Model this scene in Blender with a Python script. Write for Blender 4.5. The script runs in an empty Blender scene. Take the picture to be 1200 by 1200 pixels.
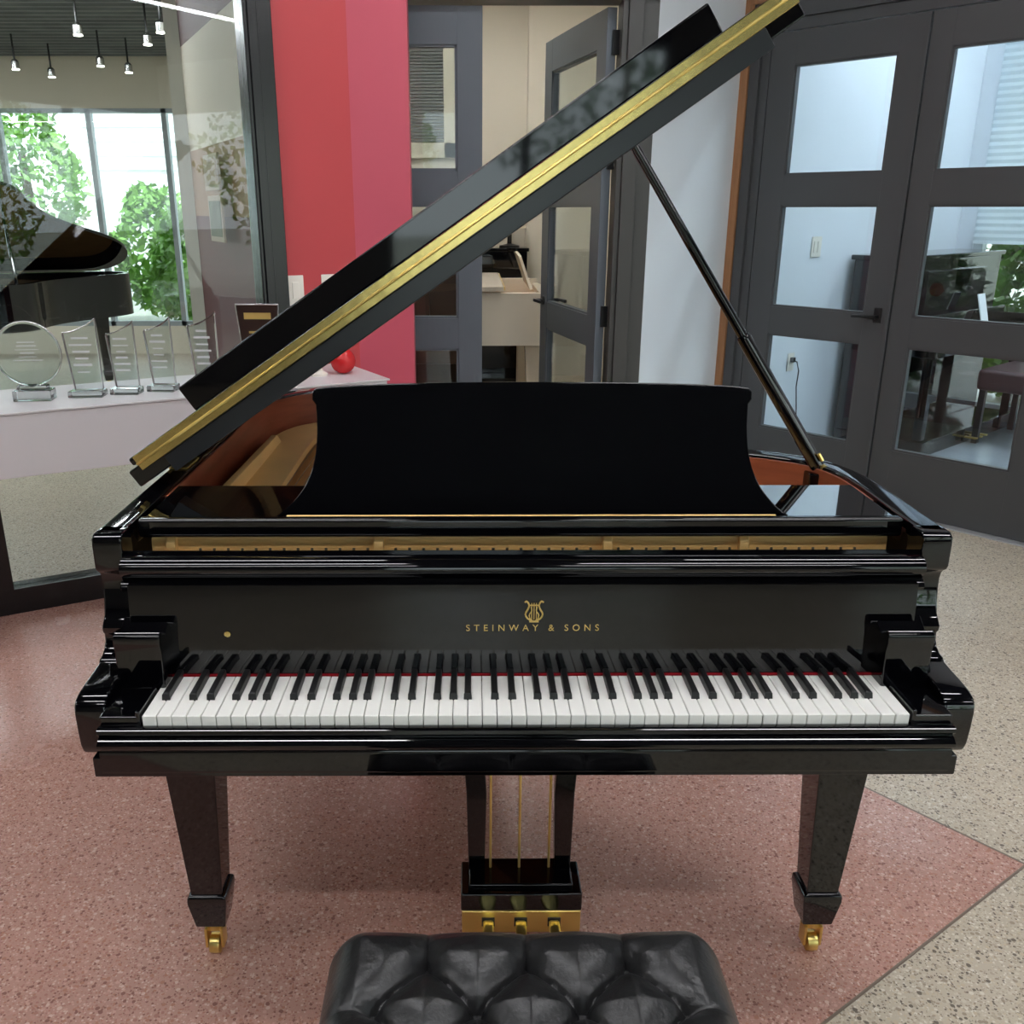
import bpy, bmesh, math, random
from mathutils import Vector, Matrix, noise
random.seed(7)
S = bpy.context.scene
COL = S.collection
R = math.radians
PI = math.pi

# ------------------------------------------------------------------ materials
def lin(c):
    return tuple(((v/255)/12.92 if v/255 <= .04045 else ((v/255+.055)/1.055)**2.4) for v in c)

def mat(name, rgb=None, rough=.5, metal=0, spec=.5, coat=0, ior=1.5, emit=None, estr=0, var=0, vscale=8, bump=0, bscale=60, trans=0, stretch=(1,1,1)):
    m = bpy.data.materials.new(name); m.use_nodes = True
    nt = m.node_tree; b = nt.nodes['Principled BSDF']
    col = (*lin(rgb), 1)
    b.inputs['Base Color'].default_value = col
    b.inputs['Roughness'].default_value = rough
    b.inputs['Metallic'].default_value = metal
    b.inputs['Specular IOR Level'].default_value = spec
    b.inputs['IOR'].default_value = ior
    b.inputs['Coat Weight'].default_value = coat
    b.inputs['Coat Roughness'].default_value = .03
    b.inputs['Transmission Weight'].default_value = trans
    if emit:
        b.inputs['Emission Color'].default_value = (*lin(emit), 1)
        b.inputs['Emission Strength'].default_value = estr
    if var or bump:
        tc = nt.nodes.new('ShaderNodeTexCoord'); mp = nt.nodes.new('ShaderNodeMapping')
        mp.inputs['Scale'].default_value = stretch
        nt.links.new(tc.outputs['Object'], mp.inputs[0])
    if var:
        n = nt.nodes.new('ShaderNodeTexNoise'); n.inputs['Scale'].default_value = vscale; n.inputs['Detail'].default_value = 5
        nt.links.new(mp.outputs[0], n.inputs['Vector'])
        r = nt.nodes.new('ShaderNodeValToRGB')
        r.color_ramp.elements[0].position = .3; r.color_ramp.elements[1].position = .7
        r.color_ramp.elements[0].color = tuple(c*(1-var) for c in col[:3])+(1,)
        r.color_ramp.elements[1].color = tuple(min(1, c*(1+var)) for c in col[:3])+(1,)
        nt.links.new(n.outputs['Fac'], r.inputs[0]); nt.links.new(r.outputs[0], b.inputs['Base Color'])
    if bump:
        n2 = nt.nodes.new('ShaderNodeTexNoise'); n2.inputs['Scale'].default_value = bscale; n2.inputs['Detail'].default_value = 3
        nt.links.new(mp.outputs[0], n2.inputs['Vector'])
        bp = nt.nodes.new('ShaderNodeBump'); bp.inputs['Strength'].default_value = bump; bp.inputs['Distance'].default_value = .01
        nt.links.new(n2.outputs['Fac'], bp.inputs['Height']); nt.links.new(bp.outputs[0], b.inputs['Normal'])
    return m

def glass_mat(name, tint=(245, 250, 250), ior=1.45):
    m = bpy.data.materials.new(name); m.use_nodes = True
    nt = m.node_tree; nt.nodes.remove(nt.nodes['Principled BSDF'])
    out = nt.nodes['Material Output']
    t = nt.nodes.new('ShaderNodeBsdfTransparent'); t.inputs[0].default_value = (*lin(tint), 1)
    g = nt.nodes.new('ShaderNodeBsdfGlossy'); g.inputs['Roughness'].default_value = 0.0
    f = nt.nodes.new('ShaderNodeFresnel'); f.inputs['IOR'].default_value = ior
    gm = nt.nodes.new('ShaderNodeNewGeometry'); mr = nt.nodes.new('ShaderNodeMapRange')
    mr.inputs['To Min'].default_value = ior; mr.inputs['To Max'].default_value = 1/ior   # same reflection from both faces of the pane
    nt.links.new(gm.outputs['Backfacing'], mr.inputs['Value']); nt.links.new(mr.outputs[0], f.inputs['IOR'])
    mx = nt.nodes.new('ShaderNodeMixShader')
    nt.links.new(f.outputs[0], mx.inputs[0]); nt.links.new(t.outputs[0], mx.inputs[1]); nt.links.new(g.outputs[0], mx.inputs[2])
    nt.links.new(mx.outputs[0], out.inputs[0])
    return m

def terrazzo(name, base, chips, scale=75, rough=.22, grime=.12):
    m = bpy.data.materials.new(name); m.use_nodes = True
    nt = m.node_tree; b = nt.nodes['Principled BSDF']; L = nt.links.new
    geo = nt.nodes.new('ShaderNodeNewGeometry')
    def chip(prev, scale, thr, cols, jit=1):
        v = nt.nodes.new('ShaderNodeTexVoronoi'); v.inputs['Scale'].default_value = scale; v.inputs['Randomness'].default_value = jit
        L(geo.outputs['Position'], v.inputs['Vector'])
        sep = nt.nodes.new('ShaderNodeSeparateColor'); L(v.outputs['Color'], sep.inputs[0])
        rp = nt.nodes.new('ShaderNodeValToRGB'); rp.color_ramp.interpolation = 'CONSTANT'
        el = rp.color_ramp.elements
        while len(el) < len(cols): el.new(.5)
        for i, c in enumerate(cols):
            el[i].position = i/len(cols); el[i].color = (*lin(c), 1)
        L(sep.outputs[0], rp.inputs[0])
        lt = nt.nodes.new('ShaderNodeMath'); lt.operation = 'LESS_THAN'
        ml = nt.nodes.new('ShaderNodeMath'); ml.operation = 'MULTIPLY'; ml.inputs[1].default_value = thr
        L(sep.outputs[1], ml.inputs[0]); L(v.outputs['Distance'], lt.inputs[0]); L(ml.outputs[0], lt.inputs[1])
        mx = nt.nodes.new('ShaderNodeMix'); mx.data_type = 'RGBA'
        L(lt.outputs[0], mx.inputs['Factor']); L(prev, mx.inputs['A']); L(rp.outputs[0], mx.inputs['B'])
        return mx.outputs['Result']
    n = nt.nodes.new('ShaderNodeTexNoise'); n.inputs['Scale'].default_value = 1.7; n.inputs['Detail'].default_value = 6
    L(geo.outputs['Position'], n.inputs['Vector'])
    rr = nt.nodes.new('ShaderNodeValToRGB')
    bl = lin(base)
    rr.color_ramp.elements[0].position = .3; rr.color_ramp.elements[1].position = .72
    rr.color_ramp.elements[0].color = tuple(c*(1-grime) for c in bl)+(1,)
    rr.color_ramp.elements[1].color = tuple(min(1, c*(1+grime)) for c in bl)+(1,)
    L(n.outputs['Fac'], rr.inputs[0])
    c = chip(rr.outputs[0], scale*2.1, .75, chips)
    c = chip(c, scale, .55, chips)
    L(c, b.inputs['Base Color'])
    n3 = nt.nodes.new('ShaderNodeTexNoise'); n3.inputs['Scale'].default_value = 3.2; n3.inputs['Detail'].default_value = 4
    L(geo.outputs['Position'], n3.inputs['Vector'])
    mr = nt.nodes.new('ShaderNodeMapRange'); mr.inputs['To Min'].default_value = rough*.75; mr.inputs['To Max'].default_value = rough*1.5
    L(n3.outputs['Fac'], mr.inputs['Value']); L(mr.outputs[0], b.inputs['Roughness'])
    b.inputs['Specular IOR Level'].default_value = .5
    return m

BLACK = mat('black_lacquer', (4, 4, 6), .045, spec=.5, ior=1.56)
TRAYM = mat('tray_high_polish', (6, 6, 8), .02, spec=1.0, ior=2.3, coat=1)
BLACK_SATIN = mat('black_satin', (22, 22, 23), .3)
BLACK_IRON = mat('black_iron', (14, 15, 17), .35)
DARKRAIL = mat('dark_rail_finish', (30, 33, 36), .28)
BRASS = mat('brass', (214, 192, 122), .24, metal=1, bump=.09, bscale=22, stretch=(1, 1, 1))
BRASSP = mat('polished_brass', (236, 210, 128), .28, metal=1)
GOLDPLATE = mat('bronze_gold_plate', (242, 198, 128), .42, metal=.05, var=.06, vscale=6)
MAHOG = mat('mahogany_veneer', (140, 74, 52), .32, var=.22, vscale=5, stretch=(1, 1, 9))
SPRUCE = mat('spruce_board', (190, 140, 82), .4, var=.12, vscale=6, stretch=(8, 1, 1))
WHITEKEY = mat('white_key_plastic', (236, 235, 229), .22)
BLACKKEY = mat('black_key_ebony', (16, 16, 17), .38)
FELT = mat('red_felt', (120, 18, 26), .95, spec=.1)
STRINGM = mat('string_steel', (120, 110, 100), .3, metal=1)
GOLDLEAF = mat('gold_leaf', (214, 184, 110), .35, metal=.6)
LEATHER = mat('black_leather', (22, 22, 23), .33, spec=.6, bump=.10, bscale=130)
REDW = mat('red_wall_paint', (186, 56, 62), .42, bump=.02, bscale=200)
REDLIT = mat('red_paint_lit_face', (194, 80, 98), .5, bump=.02, bscale=200)  # wall red made paler, the light on the column face put into the colour
WHITEW = mat('white_wall_paint', (224, 229, 235), .6, var=.02, vscale=2, bump=.03, bscale=60)
CREAMW = mat('cream_wall_paint', (222, 218, 206), .65)
BEIGEW = mat('beige_wall_paint', (222, 214, 196), .65)
MAROONW = mat('maroon_wall_paint', (92, 42, 46), .5)
MAUVEW = mat('mauve_wall_paint', (112, 88, 88), .6)
DOORM = mat('charcoal_door_paint', (66, 67, 69), .42, bump=.05, bscale=90, stretch=(1, 1, .1))
DOORB = mat('slate_door_paint', (88, 96, 104), .42, bump=.05, bscale=90, stretch=(1, 1, .1))
JAMBM = mat('dark_jamb_paint', (62, 62, 60), .45)
BLACKFR = mat('black_window_frame', (14, 14, 17), .22)
WOODT = mat('oak_trim', (150, 106, 72), .45, var=.2, vscale=7, stretch=(6, 6, .6))
SHELFM = mat('white_shelf_laminate', (210, 206, 208), .35)
CEILM = mat('ceiling_paint', (70, 75, 84), .8)
CREAMC = mat('cream_ceiling_paint', (226, 220, 204), .7)
DECKM = mat('grey_roof_deck', (92, 96, 97), .5, var=.3, vscale=3)
GLASS = glass_mat('window_glass')
ACRYL = mat('clear_acrylic', (236, 242, 242), .03, trans=1, ior=1.47)
ACRYE = mat('etched_acrylic', (205, 208, 210), .45)
PLQ = mat('dark_plaque', (46, 30, 26), .25)
SILVERM = mat('silver_edge', (205, 205, 205), .25, metal=1)
SWITCHM = mat('white_switch_plastic', (232, 226, 214), .35)
REDORN = mat('red_ornament', (200, 28, 32), .25)
WPIANO = mat('white_piano_lacquer', (226, 218, 202), .2)
BPIANO = mat('brown_piano_wood', (66, 44, 32), .3, var=.25, vscale=6)
PURPLE = mat('oxblood_leather', (62, 38, 42), .4)
FLOORT = terrazzo('tan_terrazzo', (196, 184, 164), [(208, 198, 180), (182, 168, 148), (112, 100, 88), (220, 212, 198), (160, 144, 124), (200, 184, 158)], 96, .3, .08)
FLOORR = terrazzo('red_terrazzo', (188, 146, 133), [(204, 162, 148), (176, 128, 116), (146, 104, 94), (212, 180, 166), (180, 130, 112), (194, 148, 136)], 104, .22, .08)
FLOORG = mat('grey_office_floor', (150, 156, 164), .2, var=.1, vscale=3)
STRIPM = mat('zinc_strip', (132, 118, 104), .35, metal=.3)
GROUNDM = mat('outdoor_ground', (150, 152, 140), .9, var=.2, vscale=1)
LEAF = mat('leaf_green', (112, 158, 62), .5, var=.5, vscale=1.3)
LEAF2 = mat('leaf_dark_green', (74, 116, 50), .5, var=.5, vscale=1.3)
BARK = mat('bark', (96, 80, 62), .9)
BLDG = mat('white_building', (240, 240, 240), .8)
LAMPE = mat('lamp_diffuser', (255, 255, 255), .5, emit=(252, 252, 255), estr=24)
FILLC = mat('cool_fill_diffuser', (255, 255, 255), .5, emit=(232, 244, 255), estr=40)
FILLW = mat('warm_fill_diffuser', (255, 255, 255), .5, emit=(255, 251, 246), estr=36)
SPOTE = mat('spot_lens', (255, 255, 255), .5, emit=(255, 246, 230), estr=10)
BLINDM = mat('white_blind', (238, 242, 244), .7)
_t = BLINDM.node_tree; _tr = _t.nodes.new('ShaderNodeBsdfTranslucent'); _tr.inputs[0].default_value = (.85, .92, .96, 1)
_mx = _t.nodes.new('ShaderNodeMixShader'); _mx.inputs[0].default_value = .55
_t.links.new(_t.nodes['Principled BSDF'].outputs[0], _mx.inputs[1]); _t.links.new(_tr.outputs[0], _mx.inputs[2]); _t.links.new(_mx.outputs[0], _t.nodes['Material Output'].inputs[0])

# ------------------------------------------------------------------ mesh helpers
def merge(bm, tmp, M=None):
    if M is not None: bmesh.ops.transform(tmp, matrix=M, verts=tmp.verts)
    vm = {v: bm.verts.new(v.co) for v in tmp.verts}
    for f in tmp.faces:
        try: nf = bm.faces.new([vm[v] for v in f.verts]); nf.material_index = f.material_index
        except ValueError: pass
    tmp.free()

def box(bm, x0, x1, y0, y1, z0, z1, bev=0, seg=2, M=None, taper=None):
    t = bmesh.new()
    bmesh.ops.create_cube(t, size=1)
    for v in t.verts:
        v.co = Vector(((x0+x1)/2+v.co.x*(x1-x0), (y0+y1)/2+v.co.y*(y1-y0), (z0+z1)/2+v.co.z*(z1-z0)))
    if bev:
        bmesh.ops.bevel(t, geom=list(t.edges), offset=bev, segments=seg, affect='EDGES', profile=.5)
    merge(bm, t, M)

def prism(bm, pts, axis, a, b, bev=0, seg=2, M=None):
    """pts 2D polygon; axis 'x' -> (y,z), 'y' -> (x,z), 'z' -> (x,y)"""
    t = bmesh.new()
    def P(p, h):
        return {'x': (h, p[0], p[1]), 'y': (p[0], h, p[1]), 'z': (p[0], p[1], h)}[axis]
    lo = [t.verts.new(P(p, a)) for p in pts]; hi = [t.verts.new(P(p, b)) for p in pts]
    t.faces.new(lo); t.faces.new(hi)
    n = len(pts)
    for i in range(n):
        t.faces.new((lo[i], lo[(i+1) % n], hi[(i+1) % n], hi[i]))
    bmesh.ops.recalc_face_normals(t, faces=t.faces)
    if bev:
        ed = [e for e in t.edges if len(e.link_faces) == 2 and e.calc_face_angle(0) > R(50)]
        bmesh.ops.bevel(t, geom=ed, offset=bev, segments=seg, affect='EDGES', profile=.5)
    merge(bm, t, M)

def tube(bm, pts, r, n=10, cap=True):
    t = bmesh.new(); rings = []
    pts = [Vector(p) for p in pts]
    for i, p in enumerate(pts):
        d = (pts[min(i+1, len(pts)-1)]-pts[max(i-1, 0)]).normalized()
        up = Vector((0, 0, 1)) if abs(d.z) < .95 else Vector((0, 1, 0))
        a = d.cross(up).normalized(); b = a.cross(d)
        rr = r[i] if isinstance(r, (list, tuple)) else r
        rings.append([t.verts.new(p+rr*(math.cos(2*PI*k/n)*a+math.sin(2*PI*k/n)*b)) for k in range(n)])
    for A, B in zip(rings, rings[1:]):
        for k in range(n): t.faces.new((A[k], A[(k+1) % n], B[(k+1) % n], B[k]))
    if cap: t.faces.new(rings[0][::-1]); t.faces.new(rings[-1])
    bmesh.ops.recalc_face_normals(t, faces=t.faces)
    merge(bm, t)

def lathe(bm, prof, n=24, M=None):
    t = bmesh.new(); rings = []
    for r, z in prof:
        rings.append([t.verts.new((max(r, 1e-4)*math.cos(2*PI*k/n), max(r, 1e-4)*math.sin(2*PI*k/n), z)) for k in range(n)])
    for A, B in zip(rings, rings[1:]):
        for k in range(n): t.faces.new((A[k], A[(k+1) % n], B[(k+1) % n], B[k]))
    t.faces.new(rings[0][::-1]); t.faces.new(rings[-1])
    bmesh.ops.recalc_face_normals(t, faces=t.faces)
    merge(bm, t, M)

def obj(name, bm, m, parent=None, M=None, label=None, kind=None, smooth=35):
    me = bpy.data.meshes.new(name)
    if M is not None: bmesh.ops.transform(bm, matrix=M, verts=bm.verts)
    bm.normal_update(); bm.to_mesh(me); bm.free()
    for mm in (m if isinstance(m, (list, tuple)) else [m]): me.materials.append(mm)
    if smooth:
        for p in me.polygons: p.use_smooth = True
        me.set_sharp_from_angle(angle=R(smooth))
    o = bpy.data.objects.new(name, me); COL.objects.link(o)
    if smooth and smooth < 80 and len(me.polygons) < 4000:
        w = o.modifiers.new('weighted_normal', 'WEIGHTED_NORMAL'); w.keep_sharp = True; w.weight = 80
    if parent: o.parent = parent
    if label: o['label'] = label
    if kind: o['kind'] = kind
    return o

def tag(o, label, cat, group=None, kind=None):
    o['label'] = label; o['category'] = cat
    if group: o['group'] = group
    if kind: o['kind'] = kind
    return o

def thing(name, label, cat, loc=(0, 0, 0), rz=0, group=None):
    o = bpy.data.objects.new(name, None); COL.objects.link(o)
    o.empty_display_size = .1
    o.location = loc; o.rotation_euler = (0, 0, rz)
    return tag(o, label, cat, group)

def struct(name, bm, m, parent=None, loc=None, rz=0, label=None, smooth=35):
    o = obj(name, bm, m, parent, smooth=smooth)
    if parent is None: o['kind'] = 'structure'
    if label: o['label'] = label
    if loc: o.location = loc; o.rotation_euler = (0, 0, rz)
    return o

def dup(root, loc, rz, label=None):
    r = root.copy(); COL.objects.link(r); r.location = loc; r.rotation_euler = (0, 0, rz)
    if label: r['label'] = label
    for ch in list(root.children):
        c = ch.copy(); COL.objects.link(c); c.parent = r
        for g in ch.children:
            d = g.copy(); COL.objects.link(d); d.parent = c
    return r

def NB(): return bmesh.new()

def catmull(P, n=8):
    out = []
    for i in range(len(P)-1):
        p0 = P[max(i-1, 0)]; p1 = P[i]; p2 = P[i+1]; p3 = P[min(i+2, len(P)-1)]
        for k in range(n):
            t = k/n
            out.append(tuple(.5*((2*p1[j])+(-p0[j]+p2[j])*t+(2*p0[j]-5*p1[j]+4*p2[j]-p3[j])*t*t+(-p0[j]+3*p1[j]-3*p2[j]+p3[j])*t**3) for j in range(2)))
    out.append(P[-1])
    return out

def offset_line(P, d):
    """offset an open polyline to its right-hand side by d"""
    out = []
    for i, p in enumerate(P):
        a = P[max(i-1, 0)]; b = P[min(i+1, len(P)-1)]
        tx, ty = b[0]-a[0], b[1]-a[1]; l = math.hypot(tx, ty) or 1
        out.append((p[0]+ty/l*d, p[1]-tx/l*d))
    return out

def ring_wall(bm, outer, inner, z0, z1, bev=.006):
    """upright wall between two open plan lines, with small rounded top edges"""
    n = len(outer)
    prof = []
    for o, i in zip(outer, inner):
        dx, dy = i[0]-o[0], i[1]-o[1]; l = math.hypot(dx, dy); ux, uy = dx/l, dy/l
        pts = [(o[0], o[1], z0), (o[0], o[1], z1-bev), (o[0]+ux*bev*.3, o[1]+uy*bev*.3, z1-bev*.3), (o[0]+ux*bev, o[1]+uy*bev, z1),
               (i[0]-ux*bev, i[1]-uy*bev, z1), (i[0]-ux*bev*.3, i[1]-uy*bev*.3, z1-bev*.3), (i[0], i[1], z1-bev), (i[0], i[1], z0)]
        prof.append([bm.verts.new(p) for p in pts])
    m = len(prof[0])
    for A, B in zip(prof, prof[1:]):
        for k in range(m): bm.faces.new((A[k], A[(k+1) % m], B[(k+1) % m], B[k]))
    bm.faces.new(prof[0][::-1]); bm.faces.new(prof[-1])
    bmesh.ops.recalc_face_normals(bm, faces=bm.faces)

# ------------------------------------------------------------------ the grand piano
def add_text(body, size, M, m, parent, name, space=1.0, ext=.0004):
    cu = bpy.data.curves.new(name, 'FONT'); cu.body = body; cu.size = size; cu.extrude = ext
    cu.align_x = 'CENTER'; cu.align_y = 'BOTTOM'; cu.space_character = space
    tmp = bpy.data.objects.new(name+'_tmp', cu); COL.objects.link(tmp)
    dg = bpy.context.evaluated_depsgraph_get(); dg.update()
    me = bpy.data.meshes.new_from_object(tmp.evaluated_get(dg))
    bpy.data.objects.remove(tmp); bpy.data.curves.remove(cu)
    me.transform(M); me.materials.clear(); me.materials.append(m); me.name = name
    o = bpy.data.objects.new(name, me); COL.objects.link(o); o.parent = parent
    return o

HX = .735
OUT = [(-HX, .215), (-HX, .5), (-HX, .9), (-HX, 1.24), (-.715, 1.42), (-.64, 1.55), (-.50, 1.625), (-.34, 1.61), (-.19, 1.51),
       (-.05, 1.34), (.09, 1.14), (.24, .975), (.41, .862), (.57, .79), (.675, .715), (.722, .62), (HX, .51), (HX, .36), (HX, .215)]
OUTL = catmull(OUT, 6)
INL = offset_line(OUTL, .048)
INL2 = offset_line(OUTL, .054)
INL[0] = (-HX+.048, .215); INL[-1] = (HX-.048, .215); INL2[0] = (-HX+.054, .24); INL2[-1] = (HX-.054, .24)

def lid_frame(a, x0, z0):
    """maps (u, Y, w) to the piano: u runs along the open lid, w is its thickness"""
    c, s = math.cos(a), math.sin(a)
    return Matrix(((c, 0, -s, x0), (0, 1, 0, 0), (s, 0, c, z0), (0, 0, 0, 1)))

def clip_y(P, y0):
    """part of an open outline above y0, closed along y0"""
    out = []
    for a, b in zip(P, P[1:]):
        if a[1] >= y0: out.append(a)
        if (a[1]-y0)*(b[1]-y0) < 0:
            t = (y0-a[1])/(b[1]-a[1]); out.append((a[0]+t*(b[0]-a[0]), y0))
    return out

piano = thing('grand_piano', 'glossy black grand piano with its lid propped open, standing on the red terrazzo', 'piano')
A = R(34.1)
LM = lid_frame(A, -HX+.012, .972)

# case
bm = NB(); ring_wall(bm, OUTL, INL, .63, .975, .008)
case = obj('case', bm, BLACK, piano)
bm = NB(); ring_wall(bm, offset_line(OUTL, .0485), INL2, .64, .968, .002)
bmesh.ops.delete(bm, geom=[v for v in bm.verts if v.co.y < .40], context='VERTS')
obj('inner_rim', bm, MAHOG, piano, label='reddish brown inside face of the rim')
# arms (cheeks)
ARM = [(.24, .975), (.200, .975), (.190, .968), (.188, .955), (.188, .916), (.192, .908), (.200, .904), (.207, .896), (.210, .884),
       (.209, .868), (.205, .846), (.198, .824), (.186, .812), (.181, .806), (.182, .797), (.188, .790), (.186, .778), (.178, .768), (.166, .762), (.152, .760), (.147, .755),
       (.120, .7525), (.085, .7505), (.055, .747), (.040, .742), (.032, .733), (.030, .720), (.031, .69), (.034, .66), (.040, .645), (.052, .636), (.24, .636)]
for s in (-1, 1):
    bm = NB(); prism(bm, ARM, 'x', s*(HX-.052), s*HX, bev=.005, seg=2)
    obj('arm', bm, BLACK, piano)
    # cheek block between the arm and the fallboard
    bm = NB()
    bl = [(.155, .728), (.098, .728), (.094, .735), (.096, .80), (.092, .815), (.094, .83), (.104, .835), (.112, .826), (.125, .82), (.155, .84)]
    prism(bm, bl, 'x', s*.604, s*.6825, bev=.003)
    obj('cheek_block', bm, BLACK, piano)
    bm = NB()
    box(bm, min(s*.6185, s*.6825), max(s*.6185, s*.6825), -.002, .094, .66, .7345, .004)
    box(bm, min(s*.6165, s*.6235), max(s*.6165, s*.6235), -.001, .135, .66, .742, .002)
    obj('key_block', bm, BLACK, piano)
# keybed, key slip
bm = NB(); box(bm, -.703, .703, .0, .42, .622, .658, .003)
obj('keybed', bm, BLACK, piano)
bm = NB()
SL = [(.0, .640), (-.016, .640), (-.018, .645), (-.018, .674), (-.016, .680), (-.020, .684), (-.024, .689), (-.024, .694), (-.018, .699), (-.013, .702), (-.014, .707), (-.018, .711), (-.017, .717), (-.010, .7195), (-.003, .7195), (.0, .716)]
prism(bm, SL, 'x', -.682, .682, bev=.0)
obj('key_slip', bm, BLACK, piano, smooth=50)
# floor of the keys
bm = NB(); box(bm, -.617, .617, .004, .16, .655, .712)
obj('key_frame', bm, BLACK_SATIN, piano)

# keys
PIT = 1.228/52
wk = NB(); box(wk, -.01115, .01115, .0, .1385, .7145, .735, .0012, 1)
wkme = obj('white_key', wk, WHITEKEY, piano)
first = True
black_after = []
names = 'ABCDEFG'
for i in range(52):
    x = -.614+PIT*(i+.5)
    if first: wkme.location.x = x; first = False
    else:
        c = wkme.copy(); COL.objects.link(c); c.parent = piano; c.location.x = x
    if names[i % 7] in 'ACDFG' and i < 51:
        off = {'A': .0, 'C': -.0025, 'D': .0025, 'F': -.003, 'G': 0}[names[i % 7]]
        black_after.append(-.614+PIT*(i+1)+off)
bk = NB()
t = bmesh.new()
secs = [(.0515, .0065, .733, .736), (.0535, .0062, .733, .7455), (.0595, .0052, .733, .7472), (.138, .0050, .733, .7478)]
rings = []
for y, w, zb, zt in secs:
    rings.append([t.verts.new(p) for p in ((-w-.0006, y, zb), (w+.0006, y, zb), (w, y, zt-.0015), (w-.0012, y, zt), (-w+.0012, y, zt), (-w, y, zt-.0015))])
for a_, b_ in zip(rings, rings[1:]):
    for k in range(6): t.faces.new((a_[k], a_[(k+1) % 6], b_[(k+1) % 6], b_[k]))
t.faces.new(rings[0]); t.faces.new(rings[-1])
bmesh.ops.recalc_face_normals(t, faces=t.faces)
merge(bk, t)
bko = obj('black_key', bk, BLACKKEY, piano, smooth=25)
for k, x in enumerate(black_after):
    if k == 0: bko.location.x = x
    else:
        c = bko.copy(); COL.objects.link(c); c.parent = piano; c.location.x = x
# fallboard
bm = NB()
FB = [(.1385, .7385), (.1395, .735), (.160, .735), (.172, .90), (.160, .9), (.1505, .898), (.1465, .86), (.1425, .80), (.1395, .75)]
prism(bm, FB, 'x', -.668, .668)
fb = obj('fallboard', bm, BLACK, piano, smooth=20)
bm = NB(); box(bm, -.614, .614, .1335, .1395, .7352, .7385, .0008, 1)
obj('felt_strip', bm, FELT, piano)
# writing and emblem on the fallboard: it leans back a little
tilt = math.atan2(.006, .06)
TM = Matrix.Translation((.016, .1426, .8135)) @ Matrix.Rotation(PI/2-tilt, 4, 'X')
tx = add_text('STEINWAY & SONS', .0162, TM, GOLDLEAF, fb, 'gold_lettering', space=1.78)
bm = NB()
def em(x, z): return (.018+x, .1424+(z-.0)*.1-.0012, .8345+z)
for s in (-1, 1):
    c = catmull([(s*.003, .002), (s*.011, .006), (s*.0145, .014), (s*.010, .023), (s*.0085, .030), (s*.0125, .036), (s*.016, .034)], 5)
    tube(bm, [em(*p) for p in c], .0016, 6)
    tube(bm, [em(*p) for p in catmull([(s*.002, .0), (s*.006, .004), (s*.008, .012), (s*.004, .019), (s*.005, .026)], 5)], .0011, 6)
for x in (-.004, 0, .004): tube(bm, [em(x, .004), em(x, .033)], .0008, 5)
tube(bm, [em(-.010, .029), em(.010, .029)], .0013, 6)
tube(bm, [em(-.008, .0005), em(.008, .0005)], .0018, 6)
obj('lyre_emblem', bm, GOLDLEAF, fb, label='small gold lyre emblem above the lettering')
bm = NB(); lathe(bm, [(.0055, 0), (.0055, .0015), (.003, .002)], 14, Matrix.Translation((-.505, .1432, .812)) @ Matrix.Rotation(PI/2, 4, 'X'))
obj('keyhole', bm, BRASS, fb)
# rounded rails over the fallboard
bm = NB()
RL = [(.172+.0, .902), (.166, .9), (.160, .896), (.157, .890), (.160, .884), (.170, .882), (.21, .882), (.225, .9), (.225, .93), (.215, .9375), (.190, .9385), (.174, .936), (.164, .930), (.160, .921), (.163, .911)]
prism(bm, RL, 'x', -.6825, .6825)
obj('lock_rail', bm, BLACK, piano, smooth=50)

# music tray and desk
bm = NB()
box(bm, -.678, .678, .284, .505, .950, .972, .003, 3)
obj('music_tray', bm, TRAYM, piano)
bm = NB(); box(bm, -.680, .680, .262, .2845, .944, .979, .006, 3)
obj('tray_rail', bm, BLACK, piano)
bm = NB(); box(bm, -.42, .46, .287, .297, .9725, .9775, .001, 1)  # gold-coloured strip in place of the reflected line below the desk
obj('tray_reflection_strip', bm, GOLDPLATE, piano, label='thin gold strip standing for a reflection under the music desk')
th = R(20)
DM = Matrix.Translation((.022, .300, .973)) @ Matrix.Rotation(-th, 4, 'X')
right = catmull([(.462, .0), (.450, .008), (.430, .027), (.408, .058), (.393, .10), (.388, .15), (.390, .20)], 6)
top = [(.3965, .209), (.3965, .224), (.393, .2285)] + [(.393*math.cos(PI*k/24), .2285+.013*math.sin(PI*k/24)) for k in range(1, 24)] + [(-.393, .2285), (-.3965, .224), (-.3965, .209)]
left = [(-x, z) for x, z in right][::-1]
bm = NB(); prism(bm, right+top+left, 'y', -.009, .009, bev=.003, M=DM)
desk = obj('music_desk', bm, BLACK, piano, smooth=30)
for x in (-.25, .27):
    bm = NB(); box(bm, x-.03, x+.03, .342, .43, .973, .979); obj('desk_support', bm, BLACK_SATIN, piano)

# soundboard, plate, strings, pins
bm = NB()
prism(bm, [p for p in clip_y(offset_line(OUTL, .06), .22)], 'z', .828, .838)
obj('soundboard', bm, SPRUCE, piano)
bm = NB()
pl_out = offset_line(OUTL, .078)
pl_in = offset_line(OUTL, .20)
po = [p for p in pl_out if p[1] > .30]; 
o2, i2 = [], []
for a_, b_ in zip(pl_out, pl_in):
    if a_[1] > .46 and b_[1] > .40: o2.append(a_); i2.append(b_)
ring_wall(bm, o2, i2, .868, .884, .003)
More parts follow.
